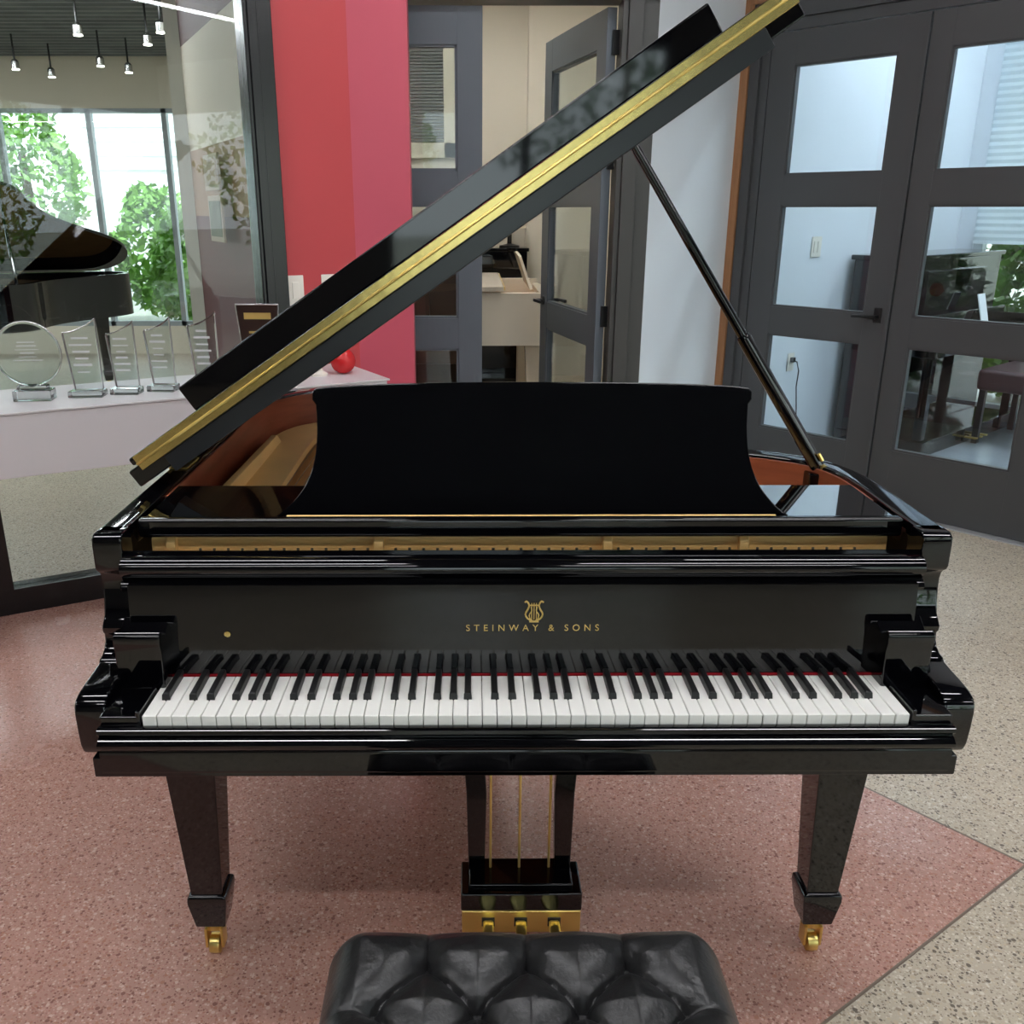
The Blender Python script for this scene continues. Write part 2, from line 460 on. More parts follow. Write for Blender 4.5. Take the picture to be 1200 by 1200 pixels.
# front web with the pin block
t = bmesh.new()
prof = [(.236, .866), (.287, .872), (.291, .931), (.296, .938), (.312, .938), (.325, .915), (.47, .906), (.50, .884), (.50, .862), (.236, .85)]
prism(bm, prof, 'x', -.668, .668)
for x in (-.63, -.256, .158, .405):
    y1 = 1.22 if x < 0 else .84
    if x == .405: y1 = .72
    prism(bm, [(.272, .868), (.276, .928), (.284, .939), (.43, .926), (y1, .912), (y1+.05, .88)], 'x', x-.009, x+.009, bev=.003)
obj('iron_plate', bm, GOLDPLATE, piano, label='bronze gold cast iron plate')
pin = NB(); tube(pin, [(0, 0, .862), (0, 0, .918)], .0026, 8)
pin = obj('tuning_pin', pin, STRINGM, piano)
k = 0
for row in range(2):
    for j in range(48):
        x = -.59+j*.0252+row*.012
        if min(abs(x-q) for q in (-.256, .158, .405)) < .014: continue
        y = .264+row*.016
        if k == 0: pin.location = (x, y, 0)
        else:
            c = pin.copy(); COL.objects.link(c); c.parent = piano; c.location = (x, y, 0)
        k += 1
bm = NB()
for j in range(60):
    x = -.60+j*.0195
    inside = [p[1] for p, q in zip(pl_in, pl_in[1:]) if (p[0]-x)*(q[0]-x) <= 0]
    yend = max(inside) if inside else .7
    tube(bm, [(x, .44, .892), (x*.98, max(.55, yend), .889)], .0011, 4, False)
obj('strings', bm, STRINGM, piano, kind='stuff')

# the lid
bm = NB()
lidpoly = [(x+HX-.012, y) for x, y in clip_y(offset_line(OUTL, -.014), .50)]
prism(bm, lidpoly, 'z', .014, .052, bev=.004, M=LM)
obj('lid', bm, BLACK, piano)
bm = NB(); box(bm, .055, 1.405, .497, .545, .0, .038, .003, 2, LM)
obj('lid_front_rail', bm, DARKRAIL, piano)
bm = NB()
box(bm, -.008, 1.478, .497, .835, .0555, .072, .004, 2, LM)
obj('lid_flap', bm, BLACK, piano)
bm = NB(); box(bm, .060, 1.425, .792, .822, .071, .134, .004, 3, LM)
obj('flap_lip', bm, BLACK, piano)
bm = NB()
box(bm, .004, 1.470, .4925, .4965, .0385, .0535, .001, 1, LM)
box(bm, .004, 1.470, .4925, .4965, .0557, .0712, .001, 1, LM)
hg = obj('hinge', bm, BRASS, piano, label='long brass piano hinge along the folded lid')
bm = NB(); tube(bm, [LM @ Vector((.004, .492, .0546)), LM @ Vector((1.47, .492, .0546))], .0030, 10)
obj('hinge_pin', bm, BRASSP, hg)
# side hinges of the lid on the bass rim
for y in (.62, 1.10):
    bm = NB(); box(bm, -HX+.004, -HX+.044, y, y+.09, .975, .979, .001, 1); tube(bm, [(-HX-.002, y, .983), (-HX-.002, y+.09, .983)], .007, 10)
    obj('lid_hinge', bm, BRASSP, piano)
# prop
bm = NB()
p0 = Vector((.672, .66, .956)); p1 = Vector((.222, .66, 1.622)); pm = p0.lerp(p1, .44)
tube(bm, [p0, p0.lerp(p1, .02), p0.lerp(p1, .43), pm], [.012, .0155, .0150, .0125], 12)
tube(bm, [pm, p0.lerp(p1, .97), p1], [.0105, .0090, .0075], 12)
prop = obj('lid_prop', bm, BLACK, piano)
bm = NB(); tube(bm, [p0+Vector((0, -.022, .012)), p0+Vector((0, .022, .012))], .0085, 12); tube(bm, [p0+Vector((-.006, -.017, .03)), p0+Vector((-.016, -.017, .045))], .004, 8)
obj('prop_pivot', bm, BRASSP, prop)
bm = NB(); box(bm, .640, .690, .635, .685, .90, .958, .004)
obj('prop_block', bm, BLACK, piano)

# legs
def leg_part():
    bm = NB()
    def fr(zs):
        t = bmesh.new(); rr = []
        for z, h in zs: rr.append([t.verts.new((sx*h, sy*h, z)) for sx, sy in ((-1, -1), (1, -1), (1, 1), (-1, 1))])
        for a_, b_ in zip(rr, rr[1:]):
            for k in range(4): t.faces.new((a_[k], a_[(k+1) % 4], b_[(k+1) % 4], b_[k]))
        t.faces.new(rr[0]); t.faces.new(rr[-1])
        bmesh.ops.recalc_face_normals(t, faces=t.faces)
        bmesh.ops.bevel(t, geom=[e for e in t.edges if e.calc_face_angle(0) > R(20)], offset=.003, segments=2, affect='EDGES', profile=.5)
        merge(bm, t)
    fr([(.622, .056), (.165, .0325)])
    fr([(.167, .0335), (.163, .0395), (.148, .0400), (.083, .0305)])
    return bm
def caster(parent):
    bm = NB()
    lathe(bm, [(.016, .060), (.017, .082), (.013, .0835)], 16)
    for s in (-1, 1):
        box(bm, s*.0165-.003, s*.0165+.003, -.018, .012, .018, .066, .0015)
    box(bm, -.0195, .0195, -.012, .012, .056, .064, .002)
    obj('caster_fork', bm, BRASSP, parent)
    bm = NB(); lathe(bm, [(.014, -.012), (.021, -.010), (.022, 0), (.021, .010), (.014, .012)], 22, Matrix.Translation((0, -.006, .0222)) @ Matrix.Rotation(PI/2, 4, 'Y'))
    obj('caster_wheel', bm, BRASSP, parent)
for lx, ly in ((-.634, .295), (.634, .295), (-.2, 1.32)):
    lg = obj('leg', leg_part(), BLACK, piano); lg.location = (lx, ly, .001)
    caster(lg)

# pedal lyre
bm = NB(); box(bm, -.14, .165, .26, .45, .606, .624, .004)
lyre = obj('pedal_lyre', bm, BLACK, piano)
for s in (-1, 1):
    bm = NB()
    prism(bm, [(.012+s*.128, .608), (.012+s*.084, .608), (.012+s*.070, .36), (.012+s*.074, .168), (.012+s*.108, .168), (.012+s*.112, .36)], 'y', .335, .372, bev=.003)
    obj('lyre_post', bm, BLACK, lyre)
bm = NB(); box(bm, -.112, .140, .272, .378, .116, .160, .004, 3); box(bm, -.095, .122, .290, .376, .158, .170, .004, 3)
obj('pedal_box', bm, BLACK, lyre)
bm = NB(); box(bm, -.110, .138, .272, .276, .066, .1155, .001, 1)
box(bm, -.110, .138, .276, .372, .058, .116, .001, 1)
obj('brass_plate', bm, BRASSP, lyre)
for x in (-.055, .013, .083):
    bm = NB()
    t = bmesh.new(); rr = []
    for y, w, z, h in ((.285, .011, .088, .006), (.262, .011, .088, .006), (.235, .011, .082, .005), (.20, .016, .066, .004), (.165, .020, .058, .004), (.145, .015, .056, .0035), (.138, .006, .056, .003)):
        rr.append([t.verts.new((x+w*cx, y, z+h*cz)) for cx, cz in ((-1, -1), (1, -1), (1, .4), (.6, 1), (-.6, 1), (-1, .4))])
    for a_, b_ in zip(rr, rr[1:]):
        for k in range(6): t.faces.new((a_[k], a_[(k+1) % 6], b_[(k+1) % 6], b_[k]))
    t.faces.new(rr[0]); t.faces.new(rr[-1]); bmesh.ops.recalc_face_normals(t, faces=t.faces); merge(bm, t)
    obj('pedal', bm, BRASSP, lyre, smooth=50)
    bm = NB(); box(bm, x-.0135, x+.0135, .2705, .2725, .078, .1, .0005, 1)
    obj('pedal_slot', bm, BLACK_SATIN, lyre)
    bm = NB(); tube(bm, [(x*.9, .345, .165), (x*.9, .345, .61)], .0028, 8)
    obj('pedal_rod', bm, BRASSP, lyre)
bm = NB()
for s in (-1, 1): tube(bm, [(.012+s*.09, .37, .19), (.012+s*.11, .80, .63)], .007, 8)
obj('lyre_brace', bm, BRASSP, lyre)

# ------------------------------------------------------------------ the tufted bench
bench = thing('piano_bench', 'black tufted leather piano bench in front of the pedals', 'bench', (-.012, -.41, 0))
BW, BD = .281, .200
btn = []
for j, y in enumerate((.110, .034, -.042, -.118)):
    if j % 2 == 0: xs = (-.138, .0, .138)
    else: xs = (-.207, -.069, .069, .207)
    btn.append([(x, y) for x in xs])
segs = []
for r_ in range(3):
    for p in btn[r_]:
        for q in btn[r_+1]:
            if abs(p[0]-q[0]) < .09: segs.append((p, q))
for p in btn[0]: segs.append((p, (p[0], BD+.02)))
for p in btn[3]: segs.append((p, (p[0], -BD-.02)))
for r_ in (0, 2):
    segs.append(((-.138-.0, btn[r_][0][1]), (-.207, btn[1 if r_ == 0 else 3][0][1])))
for r_ in (1, 3):
    segs.append((btn[r_][0], (-BW-.02, btn[r_][0][1]))); segs.append((btn[r_][-1], (BW+.02, btn[r_][0][1])))
allb = [p for r_ in btn for p in r_]
def dseg(x, y, a_, b_):
    vx, vy = b_[0]-a_[0], b_[1]-a_[1]; L2 = vx*vx+vy*vy
    t_ = max(0, min(1, ((x-a_[0])*vx+(y-a_[1])*vy)/L2))
    # creases bow outward a little between buttons
    return math.hypot(x-a_[0]-t_*vx, y-a_[1]-t_*vy), t_
def top_h(x, y):
    d = min(dseg(x, y, a_, b_)[0] for a_, b_ in segs)
    db = min(math.hypot(x-p[0], y-p[1]) for p in allb)
    h = .024*(1-math.exp(-(d/.026)**1.15)) + .003
    h += .007*(1-math.exp(-(d/.0028)**1.5))
    h -= .016*math.exp(-(db/.016)**2)
    return h
bm = NB()
NX, NY = 200, 148
rr = .055
grid = []
for j in range(NY+1):
    row = []
    for i in range(NX+1):
        u, v = -1+2*i/NX, -1+2*j/NY
        x, y = u*BW, v*BD
        # squeeze the square's corners into rounded ones
        cx, cy = BW-rr, BD-rr
        if abs(x) > cx and abs(y) > cy:
            ex, ey = (abs(x)-cx)/rr, (abs(y)-cy)/rr
            m_ = max(ex, ey); l_ = math.hypot(ex, ey)
            if l_ > 0: ex, ey = ex*m_/l_, ey*m_/l_
            x = math.copysign(cx+ex*rr, x); y = math.copysign(cy+ey*rr, y)
        dx, dy = BW-abs(x), BD-abs(y)
        if abs(x) > cx and abs(y) > cy: de = rr-math.hypot(abs(x)-cx, abs(y)-cy)
        else: de = min(dx, dy)
        de = max(0, de); e = min(1, de/.040); edge = math.sqrt(max(0, 1-(1-e)**2))
        z = .461+.046*edge+.018*min(1, de/.05)+(top_h(x, y)-.018)*min(1, de/.085)**1.3
        z += .0015*noise.noise(Vector((x*22, y*22, 1)))*edge
        row.append(bm.verts.new((x, y, z)))
    grid.append(row)
for j in range(NY):
    for i in range(NX): bm.faces.new((grid[j][i], grid[j][i+1], grid[j+1][i+1], grid[j+1][i]))
brd = [grid[0][i] for i in range(NX+1)]+[grid[j][NX] for j in range(1, NY+1)]+[grid[NY][i] for i in range(NX-1, -1, -1)]+[grid[j][0] for j in range(NY-1, 0, -1)]
low = [bm.verts.new((v.co.x*.995, v.co.y*.995, .41)) for v in brd]
for k in range(len(brd)): bm.faces.new((brd[k], low[k], low[(k+1) % len(brd)], brd[(k+1) % len(brd)]))
bm.faces.new(low)
bmesh.ops.recalc_face_normals(bm, faces=bm.faces)
seat = obj('seat_cushion', bm, LEATHER, bench, smooth=80)
bt = NB(); lathe(bt, [(.0085, -.002), (.0085, .001), (.006, .004), (.001, .005)], 16)
bt = obj('button', bt, LEATHER, seat)
for k, p in enumerate(allb):
    c = bt if k == 0 else bt.copy()
    if k: COL.objects.link(c); c.parent = seat
    c.location = (p[0], p[1], .461+.046+top_h(*p)+.003)
bm = NB(); box(bm, -BW+.02, BW-.02, -BD+.02, BD-.02, .34, .411, .004)
obj('apron', bm, BLACK, bench)
for sx in (-1, 1):
    for sy in (-1, 1):
        bm = NB(); t = bmesh.new(); rr_ = []
        for z, h in ((.35, .026), (.0, .018)): rr_.append([t.verts.new((sx*(BW-.05)+a_*h, sy*(BD-.05)+b_*h, z)) for a_, b_ in ((-1, -1), (1, -1), (1, 1), (-1, 1))])
        for k in range(4): t.faces.new((rr_[0][k], rr_[0][(k+1) % 4], rr_[1][(k+1) % 4], rr_[1][k]))
        t.faces.new(rr_[0]); t.faces.new(rr_[1]); bmesh.ops.recalc_face_normals(t, faces=t.faces); merge(bm, t)
        obj('leg', bm, BLACK, bench)

# ------------------------------------------------------------------ the room shell
W0 = Vector((-1.634, 2.25)); WD = Vector((.873, .488)).normalized(); WA = math.atan2(WD.y, WD.x)
D0 = Vector((1.995, 3.483)); DD = Vector((.66, -.75)).normalized(); DA = math.atan2(DD.y, DD.x)
def wpt(s, d=0, z=0): # along the glass wall, d metres out towards the piano
    return Vector((W0.x+WD.x*s+WD.y*d, W0.y+WD.y*s-WD.x*d, z))
def dpt(s, d=0, z=0): # along the french doors (to the right), d metres beyond them
    return Vector((D0.x+DD.x*s-DD.y*d, D0.y+DD.y*s+DD.x*d, z))
OR = Vector((1.44, 4.20)); OD = Vector((.75, .66)).normalized(); OA = math.atan2(OD.y, OD.x)
def opt(t, d=0, z=0): return Vector((OR.x+OD.x*t+OD.y*d, OR.y+OD.y*t-OD.x*d, z))
CH = 3.30
SH = 2.93
bm = NB(); prism(bm, [(-14, -6.2), (9.5, -6.2), (9.5, 11), (-14, 11)], 'z', -.10, 0)
struct('floor', bm, FLOORT)
V_ = (1.252, .560)
Ux = wpt(1.05)  # the red field meets the red wall
dirU = (-.264, .329)
tU = 2.9/.329
red = [V_, (V_[0]+dirU[0]*tU*.80, V_[1]+dirU[1]*tU*.80), tuple(wpt(1.0)[:2]), tuple(wpt(-3.9)[:2]), (-5.03, -3.9), (-5.0, -3.92)]
bm = NB(); prism(bm, red, 'z', .0, .0012)
struct('floor_2', bm, FLOORR, label='red terrazzo field set in the tan floor')
def strip(name, a, b, w=.006):
    d = (Vector(b)-Vector(a)).normalized(); n = Vector((-d.y, d.x))*w/2
    bm = NB(); prism(bm, [tuple(Vector(a)+n), tuple(Vector(b)+n), tuple(Vector(b)-n), tuple(Vector(a)-n)], 'z', .0, .0016)
    struct(name, bm, STRIPM)
strip('trim_1', V_, red[1]); strip('trim_2', V_, red[5])

def wall(name, a, b, z0, z1, m, th=.1, side=1):
    a, b = Vector(a[:2]), Vector(b[:2]); d = (b-a).normalized(); n = Vector((-d.y, d.x))*th*side
    bm = NB(); prism(bm, [tuple(a), tuple(b), tuple(b+n), tuple(a+n)], 'z', z0, z1)
    return struct(name, bm, m)

# glass wall on the left: frame, panes
GL, GR = -3.9, .785
bm = NB()
box(bm, GL, GR+.10, -.03, .06, 0, .105, .004)                 # sill bar
box(bm, .785, .895, -.045, .07, 0, CH, .006)                   # black post by the red wall
box(bm, .800, .835, -.055, -.045, 0.1, CH, .003)
box(bm, -.40, -.285, -.03, .06, .1, .66, .004)                  # low post under the shelf
box(bm, GL, GR, -.02, .05, 2.86, CH, .003)
box(bm, GL, GR, -.012, .03, .62, .70, .003)
gw = struct('window_1', bm, BLACKFR, loc=(W0.x, W0.y, 0), rz=WA)
for s0, s1, z0, z1 in ((GL, GR, .70, 2.86), (GL, -.40, .105, .62), (-.285, GR, .105, .62)):
    bm = NB(); box(bm, s0, s1, .004, .012, z0, z1)
    obj('pane', bm, GLASS, gw)
wall('wall_left', wpt(.895), wpt(1.215), 0, CH, REDW, .12, 1)
# red column face turned to the piano, and its return
ca = wpt(1.21); cb = Vector((-.342, 2.862, 0))
bm = NB(); prism(bm, [tuple(ca[:2]), tuple(cb[:2]), (-.36, 3.26), (-.60, 3.26)], 'z', 0, CH)
struct('wall_column', bm, REDLIT)
# partition behind the red wall: showroom to its left, cream room to its right
pa, pb, pc_ = (-.86, 2.765), (-1.72, 4.60), (-1.72, 9.2)
for nm, z0, z1, m_ in (('wall_partition', 0, 1.46, MAROONW), ('wall_partition', 1.46, 1.81, mat('tan_board', (164, 132, 104), .6, var=.1)), ('wall_partition', 1.81, 2.35, BEIGEW), ('wall_partition', 2.35, CH, MAUVEW)):
    wall(nm, pa, pb, z0, z1, m_, .05, -1)
wall('wall_partition_inner', (-.80, 2.90), (-1.66, 4.62), 0, CH, CREAMW, .004, 1)
wall('wall_partition_rear', pb, pc_, 0, CH, CREAMW, .08, 1)

# middle doorway
bm = NB()
for x0, x1, y0, y1 in ((.575, .60, 3.34, 3.50), (.60, .665, 3.32, 3.50), (.665, .735, 3.345, 3.5)):
    box(bm, x0, x1, y0, y1, 0, 2.45, .003)
box(bm, -.84, .735, 3.32, 3.50, 2.36, 2.45, .003)
struct('trim_3', bm, JAMBM, label='dark casing of the middle doorway')
bm = NB(); box(bm, -.84, .735, 3.36, 3.48, 2.45, CH)
struct('wall_over_door', bm, WHITEW)

def door(name, w, rails, stile_l, stile_r, m, loc, rz, label, h=2.34, th=.045, handle=None, z0=.008):
    """a glazed leaf: local x from 0 to w, panes between the rails"""
    bm = NB()
    box(bm, 0, stile_l, 0, th, z0, h, .002, 1); box(bm, w-stile_r, w, 0, th, z0, h, .002, 1)
    zs = [z0]+[v for r_ in rails for v in r_]+[h]
    for k in range(0, len(zs), 2): box(bm, stile_l-.002, w-stile_r+.002, .001, th-.001, zs[k], zs[k+1])
    d = struct(name, bm, m, loc=loc, rz=rz, label=label)
    for z0_, z1_ in rails:
        bm = NB(); box(bm, stile_l-.003, w-stile_r+.003, th/2-.003, th/2+.003, z0_-.003, z1_+.003)
        obj('pane', bm, GLASS, d)
        bm = NB()
        for q in ((stile_l, stile_l+.01, z0_, z1_), (w-stile_r-.01, w-stile_r, z0_, z1_), (stile_l, w-stile_r, z0_, z0_+.01), (stile_l, w-stile_r, z1_-.01, z1_)):
            box(bm, q[0], q[1], th*.15, th*.85, q[2], q[3])
        obj('glazing_bead', bm, m, d)
    return d
RAILS = [(.325, .850), (.995, 1.516), (1.665, 2.187)]
d3 = door('door_3', .80, RAILS, .13, .115, DOORB, (-.84, 3.38, 0), 0, 'closed slate grey glazed leaf beside the red column')
ra = math.atan2(.965, -.205)
d4 = door('door_4', .985, RAILS, .13, .13, DOORB, (.560, 3.42, 0), ra, 'open slate grey glazed leaf swung into the cream room')
# a lever handle on the open leaf, hinges on its jamb
bm = NB(); lathe(bm, [(.026, 0), (.026, .008), (.01, .01), (.01, .05)], 16, Matrix.Translation((.92, 0.0, 1.0)) @ Matrix.Rotation(PI/2, 4, 'X'))
lathe(bm, [(.026, 0), (.026, .008), (.01, .01), (.01, .05)], 16, Matrix.Translation((.92, .045, 1.0)) @ Matrix.Rotation(-PI/2, 4, 'X'))
box(bm, .80, .93, -.06, -.045, .992, 1.010, .004); box(bm, .80, .93, .09, .105, .992, 1.010, .004)
obj('handle', bm, BLACK_IRON, d4)
bm = NB()
for z in (.3, 1.0, 1.72, 2.2): box(bm, -.014, .003, -.012, .02, z-.05, z+.05, .002)
obj('hinges', bm, BLACK_IRON, d4)

# white wall between the two doorways, oak trim, french doors
TL = dpt(-.995); 
bm = NB(); prism(bm, [(.735, 3.345), (TL.x, TL.y-.02), (TL.x+.09, TL.y+.09), (1.28, 4.36), (.735, 3.50)], 'z', 0, CH)
struct('wall_middle', bm, WHITEW)
def dbox(bm, *q, **k): box(bm, *q, **k)
bm = NB()
box(bm, -1.0, -.932, -.03, .06, 0, 2.56, .004); box(bm, .955, 1.03, -.03, .06, 0, 2.56, .004); box(bm, -1.0, 1.03, -.03, .06, 2.485, 2.56, .004)
struct('trim_4', bm, WOODT, loc=(D0.x, D0.y, 0), rz=DA, label='oak outer trim around the french doors')
bm = NB()
for s in (-1, 1):
    a_, b_ = sorted((s*.93, s*.872)); box(bm, a_, b_, -.018, .08, 0, 2.485, .003)
    a_, b_ = sorted((s*.872, s*.822)); box(bm, a_, b_, .0, .08, 0, 2.40, .003)
box(bm, -.872, .872, -.018, .08, 2.40, 2.485, .003); box(bm, -.83, .83, .0, .08, 2.345, 2.40, .003)
struct('trim_5', bm, DOORM, loc=(D0.x, D0.y, 0), rz=DA, label='charcoal casing of the french doors')
d1 = door('door_1', .815, RAILS, .142, .136, DOORM, (*dpt(-.818, .0)[:2], 0), DA, 'left charcoal leaf of the french doors, with the lever handle')
d2 = door('door_2', .815, RAILS, .106, .142, DOORM, (*dpt(.003, .0)[:2], 0), DA, 'right charcoal leaf of the french doors, upright piano seen through it')
bm = NB()
box(bm, .734, .774, -.008, .0, .955, 1.03, .004)
tube(bm, [(.754, -.006, .985), (.754, -.05, .985)], .010, 12)
tube(bm, [(.758, -.05, .985), (.70, -.052, .987), (.640, -.046, .984)], [.010, .009, .0075], 12)
obj('handle', bm, BLACK_IRON, d1, label='black lever handle')
bm = NB(); box(bm, .800, .818, -.012, .0, .01, 2.33, .003)
obj('astragal', bm, DOORM, d1)
bm = NB(); box(bm, -.83, .83, -.05, .06, 0, .0075, .002)
struct('trim_6', bm, mat('pale_threshold', (188, 190, 192), .35, metal=.4), loc=(D0.x, D0.y, 0), rz=DA, label='pale metal threshold under the french doors')
bm = NB(); box(bm, -1.0, 1.03, -.02, .09, 2.56, CH); struct('wall_over_french_doors', bm, WHITEW, loc=(D0.x, D0.y, 0), rz=DA)
wall('wall_right', dpt(1.03, .0), dpt(5.9, .0), 0, CH, WHITEW, .1, 1)
q = dpt(5.9)
# storefront behind the camera
def storefront(name, L, loc, rz, n, h0=.35, h1=2.7):
    bm = NB()
    box(bm, 0, L, 0, .09, 0, h0); box(bm, 0, L, 0, .09, h1, CH)
    for k in range(n+1): x = k*L/n; box(bm, max(0, x-.04), min(L, x+.04), -.01, .1, h0, h1, .004)
    s = struct(name, bm, BLACKFR, loc=loc, rz=rz)
    for k in range(n):
        bm = NB(); box(bm, k*L/n+.04, (k+1)*L/n-.04, .04, .048, h0, h1); obj('pane', bm, GLASS, s)
    return s
storefront('window_2', 2.3, (-.8, -5.6, 0), 0, 2)
storefront('window_6', 3.1, (2.9, -5.6, 0), 0, 2)
REARW = mat('rear_wall_paint', (104, 102, 100), .6)
wall('wall_rear', (-5.0, -5.6), (-.8, -5.6), 0, CH, REARW, .1, -1); wall('wall_rear_middle', (1.5, -5.6), (2.9, -5.6), 0, CH, REARW, .1, -1)
bm = NB(); box(bm, q.x, q.x+.1, -5.6, q.y+.05, 0, .35); box(bm, q.x, q.x+.1, -5.6, q.y+.05, 2.7, CH); struct('wall_right_front', bm, WHITEW)
e = wpt(-3.9)
wall('wall_left_front', (-5.05, -5.6), (e.x, e.y), 0, CH, CREAMW, .1, 1)

# ceiling
bm = NB(); prism(bm, [(-14, -6.2), (9.5, -6.2), (9.5, 11), (-14, 11)], 'z', CH, CH+.1)
struct('ceiling', bm, CEILM)
bm = NB(); box(bm, -1.62, 1.32, 3.52, 7.92, CH-.03, CH-.002); struct('ceiling_cream_room', bm, CREAMC)
bm = NB(); prism(bm, [tuple(opt(.05)[:2]), tuple(opt(2.7)[:2]), tuple(opt(2.7, 4)[:2]), tuple(dpt(3.5, .12)[:2]), tuple(dpt(-.9, .12)[:2])], 'z', CH-.03, CH-.002); struct('ceiling_office', bm, WHITEW)
# corrugated grey deck in the showroom
bm = NB()
n = 70
prev = None
for k in range(n*4+1):
    y = -2.0+k*11.0/(n*4); ph = k % 4
    z = SH-.0-(.035 if ph in (1, 2) else 0)
    va = bm.verts.new((-12.5, y, z)); xe = -1.74 if y > 4.6 else (-.86-(y-2.765)*.467) if y > 2.765 else (wpt(0)[0] + (y-W0.y)*WD.x/WD.y - .25)
    vb = bm.verts.new((max(-12.4, xe), y, z))
    if prev: bm.faces.new((prev[0], prev[1], vb, va))
    prev = (va, vb)
struct('ceiling_deck', bm, DECKM, smooth=0)

# showroom behind the glass
SX0, SX1, SY = -12.5, -1.80, 9.2
bm = NB()
wx0, wx1, wz0, wz1 = -11.0, -2.98, .30, 2.46
box(bm, SX0, SX1, SY, SY+.12, wz1, CH); box(bm, SX0, SX1, SY, SY+.12, 0, wz0)
box(bm, SX0, wx0, SY, SY+.12, wz0, wz1); box(bm, wx1, SX1, SY, SY+.12, wz0, wz1)
struct('wall_back', bm, BEIGEW)
bm = NB()
for x in (wx0, -9.4, -7.8, -6.2, -4.95, -4.02, -3.25, wx1-.05): box(bm, x, x+.05, SY, SY+.08, wz0, wz1)
box(bm, wx0, wx1, SY, SY+.08, wz0, wz0+.05); box(bm, wx0, wx1, SY, SY+.08, wz1-.04, wz1)
w3 = struct('window_3', bm, mat('grey_window_frame', (150, 158, 160), .4))
bm = NB(); box(bm, wx0, wx1, SY+.03, SY+.038, wz0, wz1); obj('pane', bm, GLASS, w3)
wall('wall_far_left', (SX0, SY), (SX0, -2), 0, CH, BEIGEW, .1, -1)
# cream room behind the middle doorway
bm = NB(); prism(bm, [(-1.64, 7.9), (1.36, 7.9), (1.36, 8.0), (-1.64, 8.0)], 'z', 0, CH); box(bm, .40, 1.36, 7.72, 7.9, 0, CH); struct('wall_cream_back', bm, CREAMW)
bm = NB(); box(bm, 1.30, 1.36, 4.30, 7.9, 0, CH); struct('wall_cream_right', bm, CREAMW)
bm = NB(); box(bm, -.34, -.22, 7.86, 7.9, 1.93, 3.2, .004); box(bm, -1.3, -.22, 7.86, 7.9, 1.93, 2.06, .004)
w5 = struct('window_5', bm, mat('pale_window_frame', (228, 224, 208), .4))
bm = NB()
for k in range(44): box(bm, -1.3, -.34, 7.868, 7.892, 2.065+k*.026, 2.085+k*.026)
obj('slatted_blind', bm, mat('grey_blind', (128, 132, 134), .6), w5)
# room behind the french doors
wall('wall_office', opt(0), opt(2.75), 0, CH, WHITEW, .06, 1)
bm = NB()
a = opt(2.75)
def office_window():
    bm = NB(); L = 5.0
    box(bm, 0, L, 0, .1, 2.62, CH); box(bm, 0, .12, 0, .1, 0, 2.62)
    s0 = struct('wall_office_end', bm, WHITEW, loc=(a.x, a.y, 0), rz=DA)
    bm = NB()
    for x in (.12, 1.02, 1.14, 2.3, 2.42, 3.6, 4.9): box(bm, x, x+.07, 0, .08, .0, 2.62, .004)
    box(bm, .12, L, 0, .08, 0, .12); box(bm, .12, L, 0, .08, 2.55, 2.62)
    s = struct('window_4', bm, mat('white_window_frame', (226, 232, 234), .4), loc=(a.x, a.y, 0), rz=DA)
    bm = NB(); box(bm, .12, L, .035, .043, .1, 2.58); obj('pane', bm, GLASS, s)
    b = NB(); prof = []
    for k in range(58): prof.append((-.030-.006*(k % 2), 2.60-k*.0235))
    prof += [(-.022, prof[-1][1]), (-.022, 2.60)]
    prism(b, prof, 'x', .13, 4.95)
    o = tag(obj('window_blind', b, BLINDM, smooth=0), 'white pleated blind over the upper part of the window behind the french doors', 'blind')
    o.location = (a.x, a.y, 0); o.rotation_euler.z = DA
office_window()
wall('wall_office_right', dpt(5.9, .1), (a.x+DD.x*5.0, a.y+DD.y*5.0), 0, CH, WHITEW, .1, -1)
bm = NB(); prism(bm, [tuple(dpt(-.99, .07)[:2]), tuple(dpt(5.8, .07)[:2]), (a.x+DD.x*5.0, a.y+DD.y*5.0), tuple(a[:2])], 'z', .0, .004)
struct('floor_3', bm, FLOORG, label='grey floor behind the french doors')

# ------------------------------------------------------------------ shelf with the awards
shelf = thing('display_shelf', 'thick white shelf running along the glass wall behind the awards', 'shelf', (W0.x, W0.y, 0), WA)
bm = NB(); box(bm, -2.6, 1.10, -.53, -.065, .665, .872, .004)
obj('fascia_body', bm, SHELFM, shelf)
bm = NB(); box(bm, -2.61, 1.11, -.534, -.062, .8725, .88, .002); obj('shelf_top', bm, SHELFM, shelf)
for s_ in (-2.2, -.9, .4):
    bm = NB(); prism(bm, [(-.07, .40), (-.07, .664), (-.40, .664)], 'x', s_, s_+.03); obj('bracket', bm, BLACKFR, shelf)

def on_shelf(s, d): # s along the wall, d in front of the glass
    p = wpt(s, d); return (p.x, p.y, .8802)
def to_wall(x, y):
    v = Vector((x-W0.x, y-W0.y)); return v.dot(WD), v.x*WD.y-v.y*WD.x
def etched(bm, w, h, y, n, seed):
    rnd = random.Random(seed)
    for k in range(n):
        ww = w*rnd.uniform(.45, .95); z = h*(.86-k*.72/n)
        box(bm, -ww/2, ww/2, y, y+.0006, z, z+h*rnd.uniform(.02, .045))
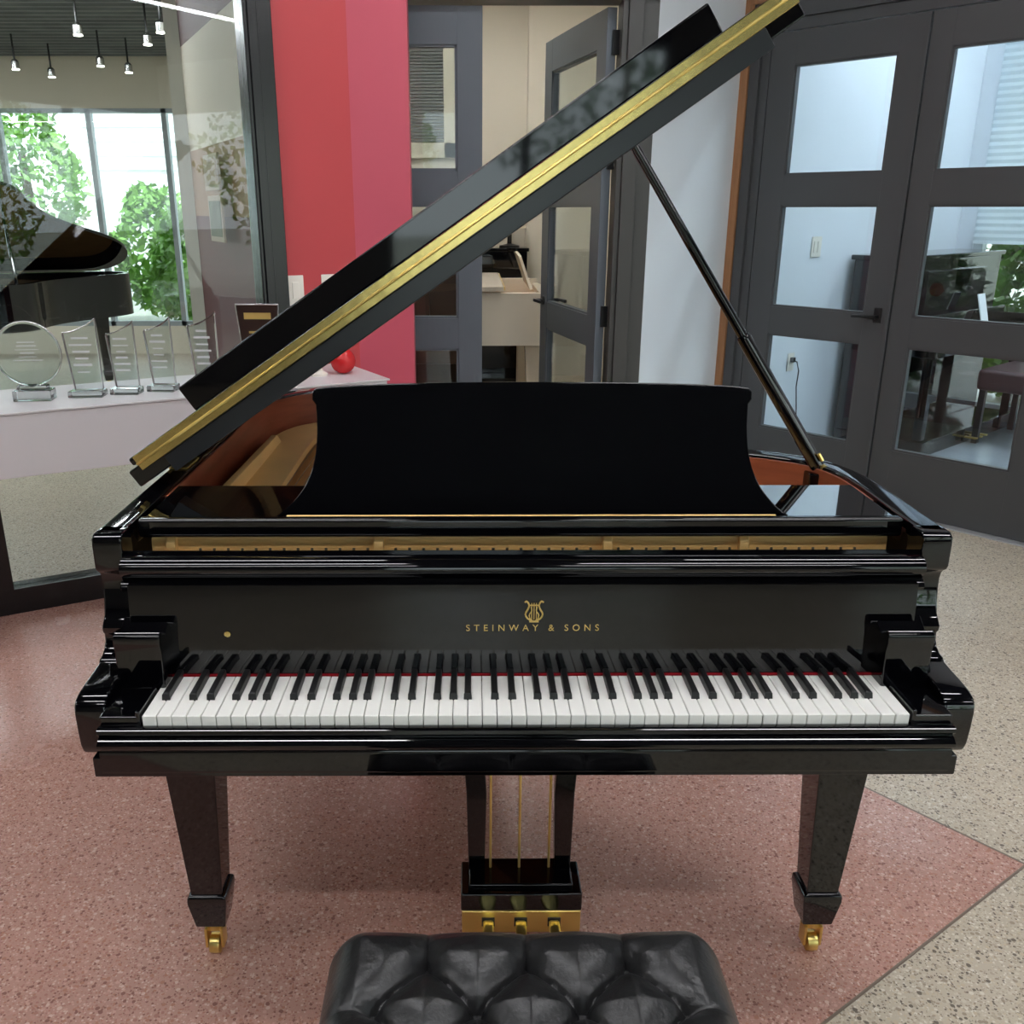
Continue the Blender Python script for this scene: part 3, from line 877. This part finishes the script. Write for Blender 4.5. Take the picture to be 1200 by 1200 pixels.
# round medallion
s, d = to_wall(-1.585, 1.90)
aw = thing('round_glass_award', 'round clear glass award on a clear base, at the shelf end by the frame edge', 'award', on_shelf(s, d), WA-R(22))
bm = NB(); box(bm, -.062, .062, -.035, .035, 0, .036, .003); box(bm, -.048, .048, -.022, .022, .036, .052, .003); obj('base', bm, ACRYL, aw)
bm = NB(); lathe(bm, [(.100, -.009), (.107, -.005), (.107, .005), (.100, .009)], 48, Matrix.Translation((0, 0, .156)) @ Matrix.Rotation(PI/2, 4, 'X')); obj('disc', bm, ACRYL, aw)
bm = NB(); tube(bm, [(.1075*math.cos(2*PI*k/48), -.004, .156+.1075*math.sin(2*PI*k/48)) for k in range(49)], .0024, 8)
obj('bevelled_rim', bm, SILVERM, aw)
bm = NB(); etched(bm, .10, .10, -.0102, 6, 3)
for v in bm.verts: v.co.z += .108
obj('engraving', bm, ACRYE, aw)
# four sail-topped awards
spots = [(-1.430, 1.965, .100, .175, 'sail-topped clear award, next to the round glass award'),
         (-1.312, 2.018, .085, .165, 'sail-topped clear award, second from the round glass award'),
         (-1.200, 2.075, .085, .170, 'sail-topped clear award, third from the round glass award'),
         (-1.060, 2.140, .095, .178, 'sail-topped clear award, next to the dark plaque')]
for k, (x, y, w, h, lb) in enumerate(spots):
    s, d = to_wall(x, y)
    aw = thing('glass_award', lb, 'award', on_shelf(s, d), WA-R(25+4*k), 'sail-topped glass awards on the shelf')
    aw.scale = (1.15, 1.15, 1.36)
    bm = NB(); box(bm, -w*.5, w*.52, -.030, .030, 0, .016, .003); obj('base', bm, ACRYL, aw)
    cur = [(-w*.5+w*t_, h*(.80+.2*t_**1.8)+.02) for t_ in [i/8 for i in range(9)]]
    poly = [(-w*.34, .016), (w*.5, .016)]+cur[::-1]
    bm = NB(); prism(bm, poly, 'y', -.007, .007, bev=.0025, seg=1); obj('panel', bm, ACRYL, aw)
    bm = NB(); tube(bm, [(p[0], 0, p[1]+.0005) for p in cur], .0016, 6); tube(bm, [(w*.5, -.004, .02), (w*.5, -.004, h+.018)], .0020, 6); tube(bm, [(-w*.34, -.004, .02), (-w*.5, -.004, h*.80+.018)], .0014, 6)
    obj('polished_edge', bm, SILVERM, aw)
    bm = NB(); etched(bm, w*.72, h*.8, -.0078, 6, k+11)
    for v in bm.verts: v.co.z += .025
    obj('engraving', bm, ACRYE, aw)
# dark plaque
s, d = to_wall(-.868, 2.20)
aw_ = thing('award_plaque', 'dark plaque with gold lines and a silver edge, beside the black post', 'award', on_shelf(s, d), WA-R(32))
aw = aw_; aw.scale = (1.3, 1.2, 1.42)
bm = NB(); box(bm, -.05, .05, -.03, .03, 0, .016, .003); obj('base', bm, ACRYL, aw)
bm = NB(); prism(bm, [(-.042, .016), (.042, .016), (.060, .205), (-.060, .205)], 'y', -.006, .006, bev=.002, seg=1); obj('panel', bm, PLQ, aw)
bm = NB()
for a_, b_ in (((-.042, .017), (-.060, .205)), ((.042, .017), (.060, .205)), ((-.060, .205), (.060, .205))): tube(bm, [(a_[0], -.005, a_[1]), (b_[0], -.005, b_[1])], .0022, 6)
obj('polished_edge', bm, SILVERM, aw)
bm = NB(); box(bm, -.038, .038, -.0068, -.006, .168, .184); obj('gold_heading', bm, GOLDLEAF, aw)
bm = NB(); etched(bm, .07, .14, -.0068, 5, 5)
for v in bm.verts: v.co.z += .012
obj('gold_print', bm, GOLDLEAF, aw)
# red ornament and white figure at the shelf end
s, d = to_wall(-.600, 2.45)
o = thing('ornament', 'round glossy red ornament at the right end of the white shelf', 'ornament', on_shelf(s, d), 0)
bm = NB(); prof = [(.004, 0)]+[(.05*math.sin(PI*k/14), .05-.05*math.cos(PI*k/14)) for k in range(1, 14)]+[(.004, .1)]; lathe(bm, prof, 28); obj('ball', bm, REDORN, o)
bm = NB(); lathe(bm, [(.012, .098), (.012, .108), (.006, .112)], 12); obj('cap', bm, SILVERM, o)
s, d = to_wall(-.69, 2.40)
bm = NB(); lathe(bm, [(.034, 0), (.034, .008), (.018, .018), (.012, .035), (.016, .06), (.026, .08), (.024, .082)], 24)
o = tag(obj('candle_holder', bm, SWITCHM), 'small white candle holder beside the red ornament', 'candle holder'); o.location = on_shelf(s, d)

# switch plates on the red wall
for nm, s_, lb in (('light_switch', .935, 'white switch plate on the red wall beside the black post'), ('light_switch', 1.085, 'white switch plate on the red wall, the one nearer the column')):
    p = wpt(s_, .001)
    sw = thing(nm, lb, 'switch', (p.x, p.y, 1.18), WA)
    bm = NB(); box(bm, -.036, .036, -.006, 0, -.06, .06, .003); obj('plate', bm, SWITCHM, sw)
    bm = NB(); box(bm, -.015, .015, -.010, -.0055, -.033, .033, .002); obj('rocker', bm, SWITCHM, sw)

# ------------------------------------------------------------------ other pianos
def side_grand(name, label, m, loc, rz, inner, lid_deg=34, sc=1.0, prop=True):
    t = thing(name, label, 'piano', loc, rz)
    bm = NB(); ring_wall(bm, OUTL, INL, .63, .975, .008)
    for s_ in (-1, 1): prism(bm, ARM, 'x', s_*(HX-.052), s_*HX)
    obj('case', bm, m, t)
    bm = NB(); prism(bm, clip_y(offset_line(OUTL, .05), .22), 'z', .66, .86); obj('soundboard', bm, inner, t)
    bm = NB(); box(bm, -.70, .70, 0, .4, .622, .658, .003); box(bm, -.68, .68, -.018, 0, .64, .719, .004); obj('keybed', bm, m, t)
    bm = NB(); box(bm, -.61, .61, 0, .14, .70, .735, .001); obj('keyboard', bm, WHITEKEY, t)
    bm = NB(); prism(bm, FB, 'x', -.668, .668); prism(bm, RL, 'x', -.68, .68); obj('fallboard', bm, m, t)
    bm = NB(); prism(bm, right+top+left, 'y', -.009, .009, M=DM); obj('music_desk', bm, m, t)
    L_ = lid_frame(R(lid_deg), -HX, .985)
    bm = NB(); prism(bm, lidpoly, 'z', .0, .03, bev=.004, M=L_); ld = obj('lid', bm, m, t)
    bm = NB(); box(bm, 0, 1.45, .492, .499, .005, .028, 0, 1, L_); obj('hinge', bm, BRASSP, ld)
    if prop:
        pb = Vector((.672, .66, .956)); pu = L_ @ Vector((1.08, .66, 0))
        bm = NB(); tube(bm, [pb, pb.lerp(pu, .5), pu], [.014, .012, .008], 10); obj('lid_prop', bm, m, t)
    for lx, ly in ((-.634, .295), (.634, .295), (-.2, 1.32)):
        lg = obj('leg', leg_part(), m, t); lg.location = (lx, ly, .001); caster(lg)
    bm = NB(); box(bm, -.11, .14, .275, .375, .08, .165, .004); obj('pedal_box', bm, m, t)
    for s_ in (-1, 1):
        bm = NB(); box(bm, .012+s_*.10-.018, .012+s_*.10+.018, .335, .372, .165, .625, .003); obj('lyre_post', bm, m, t)
    return t
side_grand('grand_piano', 'black grand piano with open lid in the showroom behind the glass wall', BLACK, (-4.35, 6.2, 0), R(-62), SPRUCE, lid_deg=28)
side_grand('grand_piano', 'white grand piano standing inside the cream room behind the middle doorway', WPIANO, (.62, 5.86, 0), R(90), SPRUCE, lid_deg=0.01, prop=False)

def upright(label, m, loc, rz, h=1.22, k=1.0):
    t = thing('upright_piano', label, 'piano', loc, rz)
    bm = NB(); box(bm, -.75, .75, .02, .34, .10, h-.03, .006); box(bm, -.75, -.71, -.26, .3, .62, .80, .01); box(bm, .71, .75, -.26, .3, .62, .80, .01); obj('case', bm, m, t)
    bm = NB(); box(bm, -.765, .765, .0, .36, h-.03, h, .006); obj('top_lid', bm, m, t)
    bm = NB(); box(bm, -.71, .71, -.25, .05, .62, .70, .006); obj('keybed', bm, m, t)
    bm = NB(); box(bm, -.61, .61, -.225, -.08, .70, .725, .001); kb = obj('keyboard', bm, WHITEKEY, t)
    bm = NB()
    for i in range(51):
        if 'ABCDEFG'[i % 7] in 'ACDFG': x = -.61+.02346*(i+1); box(bm, x-.006, x+.006, -.17, -.08, .725, .737)
    obj('black_keys', bm, BLACKKEY, kb)
    bm = NB(); box(bm, -.70, .70, -.08, -.06, .72, .85, .004); obj('fallboard', bm, m, t)
    bm = NB(); box(bm, -.45, .45, -.012, .018, .86, 1.12, .004); obj('music_desk', bm, m, t)
    for s_ in (-1, 1):
        bm = NB(); box(bm, s_*.70-.03, s_*.70+.03, -.24, -.18, .10, .625, .006); obj('leg', bm, m, t)
    bm = NB(); box(bm, -.75, .75, -.26, .34, .0, .10, .006); obj('plinth', bm, m, t)
    for x in (-.08, 0, .08):
        bm = NB(); box(bm, x-.016, x+.016, -.34, -.24, .035, .045, .003); obj('pedal', bm, BRASSP, t)
    if k != 1:
        for c in t.children_recursive: c.data.transform(Matrix.Diagonal((k, 1, 1, 1)))
    return t
p = opt(1.93, .38)
up = upright('black upright piano against the white wall beyond the right french door', BLACK, (p.x, p.y, 0.004), OA, 1.22)
upright('brown upright piano seen through the closed slate grey leaf', BPIANO, (-.755, 4.64, 0), R(0), 1.25, .90)
upright('black upright piano against the cream room back wall', BLACK, (-.36, 7.25, 0), R(0), 1.18)
# book on the office piano, bench
p = opt(2.15, .53)
bm = NB(); box(bm, -.055, .055, -.004, .004, 0, .22, .001, 1, Matrix.Rotation(R(-16), 4, 'X'))
o = tag(obj('sheet_music', bm, mat('white_paper', (240, 242, 244), .6)), 'white sheet of music on the upright piano beyond the right french door', 'sheet music'); o.location = (p.x, p.y, .745); o.rotation_euler.z = OA
p = opt(1.45, .30)
bm = NB(); lathe(bm, [(.05, 0), (.055, .02), (.04, .05), (.035, .07)], 18)
o = tag(obj('metronome', bm, BLACK_SATIN), 'small black rounded object standing on top of the upright piano by the window', 'metronome'); o.location = (p.x, p.y, 1.226)
p = opt(2.20, .82)
ob = thing('piano_bench', 'dark oxblood upholstered bench beyond the right french door', 'bench', (p.x, p.y, .004), OA)
bm = NB(); box(bm, -.36, .36, -.17, .17, .36, .50, .03, 4); obj('seat_cushion', bm, PURPLE, ob)
for sx in (-1, 1):
    for sy in (-1, 1):
        bm = NB(); box(bm, sx*.31-.02, sx*.31+.02, sy*.13-.02, sy*.13+.02, 0, .37, .003); obj('leg', bm, BLACK_SATIN, ob)
# outlet and cord on the office wall
p = opt(.60, .002)
so = thing('wall_outlet', 'white outlet with a plugged-in black cord seen through the left french door', 'outlet', (p.x, p.y, .60), OA)
bm = NB(); box(bm, -.036, .036, -.005, 0, -.055, .055, .002); obj('plate', bm, SWITCHM, so)
bm = NB(); box(bm, -.014, .014, -.03, -.005, .0, .03, .004); tube(bm, [(0, -.025, .01), (.03, -.03, -.0), (.07, -.025, -.06), (.07, -.02, -.16), (.10, -.02, -.30), (.13, -.02, -.50), (.2, -.04, -.585)], .004, 8); obj('cord', bm, BLACK_SATIN, so)
p = opt(.75, .002)
so = thing('light_switch', 'white switch plate on the wall seen through the middle pane of the left french door', 'switch', (p.x, p.y, 1.28), OA)
bm = NB(); box(bm, -.055, .055, -.006, 0, -.06, .06, .003); obj('plate', bm, SWITCHM, so)
bm = NB(); box(bm, -.035, -.008, -.010, -.0055, -.033, .033, .002); box(bm, .008, .035, -.010, -.0055, -.033, .033, .002); obj('rocker', bm, SWITCHM, so)

# lamp, wood cabinet in the cream room
lt = thing('table_lamp', 'table lamp with a pale shade on the black upright in the cream room', 'lamp', (.24, 7.44, 1.181), 0)
bm = NB(); lathe(bm, [(.09, 0), (.09, .015), (.02, .03), (.02, .18)], 20); obj('base', bm, BLACK_SATIN, lt)
bm = NB(); lathe(bm, [(.15, .16), (.10, .42), (.098, .42), (.148, .16)], 28); obj('lamp_shade', bm, mat('linen_shade', (228, 220, 204), .8), lt)
bm = NB(); box(bm, -.11, .11, -.10, .10, 0, .42, .008)
o = tag(obj('wooden_box', bm, WOODT), 'brown wooden box on the black upright in the cream room', 'box'); o.location = (-.06, 7.43, 1.1815)

# showroom bits: pictures and spotlights
pn = Vector((-.906, -.423, 0))
for t_, z0, w, h, c, lb in ((1.13, 1.585, .36, .17, (176, 150, 128), 'tan framed picture on the showroom wall beside the black post, the upper one'), (1.10, 1.34, .34, .22, (112, 118, 98), 'greenish framed picture on the showroom wall beside the black post, the lower one')):
    p = Vector((-.86-.423*t_, 2.765+.906*t_, z0))+pn*.052
    pc = thing('picture', lb, 'picture', tuple(p), math.atan2(-.906, .423))
    bm = NB(); box(bm, -w/2, w/2, -.012, 0, 0, h, .003); obj('frame', bm, mat('pale_frame', (186, 170, 150), .5), pc)
    bm = NB(); box(bm, -w/2+.025, w/2-.025, -.014, -.011, .025, h-.025); obj('print', bm, mat('picture_print', c, .5, var=.35, vscale=9), pc)
def spot(x, y, lab):
    t = thing('ceiling_spotlight', lab, 'spotlight', (x, y, SH-.03), 0, 'spotlights under the showroom ceiling')
    bm = NB(); tube(bm, [(0, 0, .0), (0, 0, -.20)], .008, 8); obj('stem', bm, BLACKFR, t)
    bm = NB(); lathe(bm, [(.03, -.27), (.033, -.265), (.033, -.215), (.018, -.195)], 18); obj('housing', bm, SILVERM, t)
    bm = NB(); lathe(bm, [(.029, -.278), (.029, -.2705)], 18); obj('lens', bm, SPOTE, t)
lab = 'small bright spotlight hanging under the grey showroom ceiling'
for x, y in ((-5.0, 7.6), (-4.7, 7.9), (-4.0, 7.7), (-3.9, 8.2), (-3.2, 7.5), (-3.1, 7.9), (-2.8, 6.0), (-2.45, 6.4), (-2.2, 5.9), (-1.7, 6.6)): spot(x, y, lab)
def tube_light(x, y, rz, L, label, group, m=None):
    t = thing('ceiling_light', label, 'ceiling light', (x, y, SH-.03 if 'showroom' in group else CH-.03 if m else CH), rz, group)
    bm = NB(); box(bm, -L/2, L/2, -.06, .06, -.06, 0, .004); obj('housing', bm, SWITCHM, t)
    z = -.062
    bm = NB(); box(bm, -L/2+.02, L/2-.02, -.05, .05, z-.006, z+.001); obj('diffuser', bm, m or LAMPE, t)
tube_light(-3.9, 5.2, 0, 2.4, 'long ceiling light at the upper left of the showroom, the front one', 'showroom ceiling lights')
tube_light(-3.9, 5.75, 0, 2.4, 'long ceiling light at the upper left of the showroom, the rear one', 'showroom ceiling lights')
for x, y in ((-6.5, 3), (-6.8, 7), (-9.5, 5)): tube_light(x, y, 0, 2.4, 'long ceiling light in the far left of the showroom', 'far showroom ceiling lights')
for x in (-3.2, -1.1, 1.1, 3.2):  # unseen lamps added to light the main room
    for y in (-2.0, -.5): tube_light(x, y, 0, 1.5, 'long ceiling light added over the main room, out of view', 'added main room ceiling lights')
for x, y in ((-1.2, 1.1), (1.4, 1.1), (.3, 2.2)): tube_light(x, y, 0, 1.5, 'long ceiling light added over the main room, out of view', 'added main room ceiling lights')  # more unseen lamps, added to brighten the walls at the back
tube_light(-2.3, 5.0, R(65), 1.5, 'ceiling light added in the showroom behind the red wall', 'added red wall showroom ceiling lights')  # added lamp to raise the light in the showroom
for y in (4.6, 6.4): tube_light(-.1, y, PI/2, 1.2, 'long ceiling light added in the cream room', 'added cream room ceiling lights', FILLW)  # lamps added out of view to brighten the cream room
for p in (dpt(-.1, 1.3), dpt(1.6, 1.3), dpt(.6, 2.6)): tube_light(p.x, p.y, DA, 1.5, 'long ceiling light added beyond the french doors', 'added rear office ceiling lights', FILLC)  # cool fill lamps added so the room behind the panes reads bright

# ------------------------------------------------------------------ outdoors
bm = NB(); prism(bm, [(-60, -60), (60, -60), (60, 60), (-60, 60)], 'z', -.25, -.12)
o = obj('ground', bm, GROUNDM); o['kind'] = 'structure'
def tree(x, y, h, w, m, label, trunk=True, n=2600, seed=1, zc=None):
    t = thing('tree', label, 'tree', (x, y, -.12), 0, 'trees outside the windows')
    rnd = random.Random(seed); bm = NB()
    for k in range(n):
        th_, ph_ = rnd.uniform(0, 2*PI), math.acos(rnd.uniform(-1, 1)); r_ = rnd.uniform(.55, 1)**.5
        lump = 1+.25*math.sin(3*th_+seed)+.15*math.sin(5*ph_)
        c = Vector((w*r_*lump*math.sin(ph_)*math.cos(th_), w*r_*lump*math.sin(ph_)*math.sin(th_), (h*.56 if trunk else h*.5)+h*.44*r_*math.cos(ph_)))
        s_ = rnd.uniform(.045, .10)*max(1, w/1.3)
        d1_ = Vector((rnd.uniform(-1, 1), rnd.uniform(-1, 1), rnd.uniform(-1, 1))).normalized(); d2_ = d1_.orthogonal().normalized()
        vs = [bm.verts.new(c+s_*q) for q in (d1_, d2_*.5, -d1_, -d2_*.5)]
        bm.faces.new(vs)
    obj('foliage', bm, m, t, smooth=0)
    if trunk:
        bm = NB(); tube(bm, [(0, 0, 0), (.05, 0, h*.3), (0, .05, h*.7)], [.14, .11, .05], 8); obj('trunk', bm, BARK, t)
lb_tree = 'leafy green tree outside the far showroom window'
k = 0
for x, y, h, w, m in ((-11.2, 14, 4.6, 1.2, LEAF2), (-8.6, 13.6, 4.2, 1.0, LEAF), (-6.5, 13.2, 3.4, .8, LEAF)):
    k += 1; tree(x, y, h, w, m, lb_tree, True, 2400, k)
for x, y, h in ((-7.6, 11.4, 1.45), (-5.6, 11.2, 1.5), (-3.7, 11.6, 1.7), (-4.75, 13.2, 2.1)):
    k += 1; tree(x, y, h, .62, LEAF, 'low green shrub outside the far showroom window', False, 1700, k)
for t_, d_ in ((3.9, .2), (3.8, 1.6), (4.0, 3.0)):
    k += 1; p = opt(t_, d_); tree(p.x, p.y, 1.7, .55, LEAF, 'green shrub outside the window beyond the french doors', False, 2200, k)
for x, y, h, w, m in ((-2.5, -13, 5, 1.7, LEAF), (2.4, -14, 5.5, 1.8, LEAF2), (7.2, -12.5, 4.5, 1.5, LEAF), (12, -8.5, 4.8, 1.6, LEAF), (-8.5, -13, 5, 1.6, LEAF2), (14, -2.5, 5, 1.7, LEAF)):
    k += 1; tree(x, y, h, w, m, 'leafy green tree across the lot in front of the building', True, 2200, k)
bm = NB(); box(bm, -7.4, -2.2, 18, 22, -.12, 4.4)
for z in (2.2, 2.45, 2.7, 2.95, 3.2, 3.45, 3.7, 3.95, 4.2): box(bm, -7.4, -2.2, 17.97, 18, z, z+.14)
tag(obj('building', bm, BLDG), 'white building with horizontal siding outside the far showroom window', 'building')

# ------------------------------------------------------------------ sky, lights, camera
W = bpy.data.worlds.new('World'); S.world = W; W.use_nodes = True
nt = W.node_tree; bg = nt.nodes['Background']
sky = nt.nodes.new('ShaderNodeTexSky'); sky.sky_type = 'HOSEK_WILKIE'; sky.turbidity = 5; sky.sun_direction = Vector((.3, .5, .8)).normalized()
mx = nt.nodes.new('ShaderNodeMix'); mx.data_type = 'RGBA'; mx.inputs['Factor'].default_value = .72
mx.inputs['B'].default_value = (.92, .97, 1.0, 1)
nt.links.new(sky.outputs[0], mx.inputs['A']); nt.links.new(mx.outputs['Result'], bg.inputs[0])
bg.inputs[1].default_value = 3.2

def area(name, loc, aim, sx, sy, power, col=(1, 1, 1)):
    l = bpy.data.lights.new(name, 'AREA'); l.shape = 'RECTANGLE'; l.size = sx; l.size_y = sy; l.energy = power; l.color = col
    o = bpy.data.objects.new(name, l); COL.objects.link(o); o.location = loc
    o.rotation_euler = (Vector(aim)-Vector(loc)).to_track_quat('-Z', 'Y').to_euler()
    return o
sun = bpy.data.lights.new('sun', 'SUN'); sun.energy = 3.0; sun.angle = R(1)
so = bpy.data.objects.new('sun', sun); COL.objects.link(so); so.rotation_euler = (R(20), R(12), 0)

cam = bpy.data.cameras.new('camera'); co = bpy.data.objects.new('camera', cam); COL.objects.link(co)
cam.sensor_width = 36; cam.lens = 1108/1200*36; cam.shift_x = 40/1200; cam.shift_y = 40/1200
cam.clip_start = .05; cam.clip_end = 200
co.location = (-.085, -1.33, 1.495); co.rotation_euler = (R(90-19.6), 0, R(-.3))
S.camera = co
S.view_settings.view_transform = 'Standard'; S.view_settings.look = 'None'; S.view_settings.gamma = 1
S.view_settings.use_curve_mapping = False
S.view_settings.exposure = 0.56
S.cycles.max_bounces = 14; S.cycles.transparent_max_bounces = 16; S.cycles.glossy_bounces = 6; S.cycles.transmission_bounces = 10; S.cycles.diffuse_bounces = 5
S.cycles.sample_clamp_indirect = 6
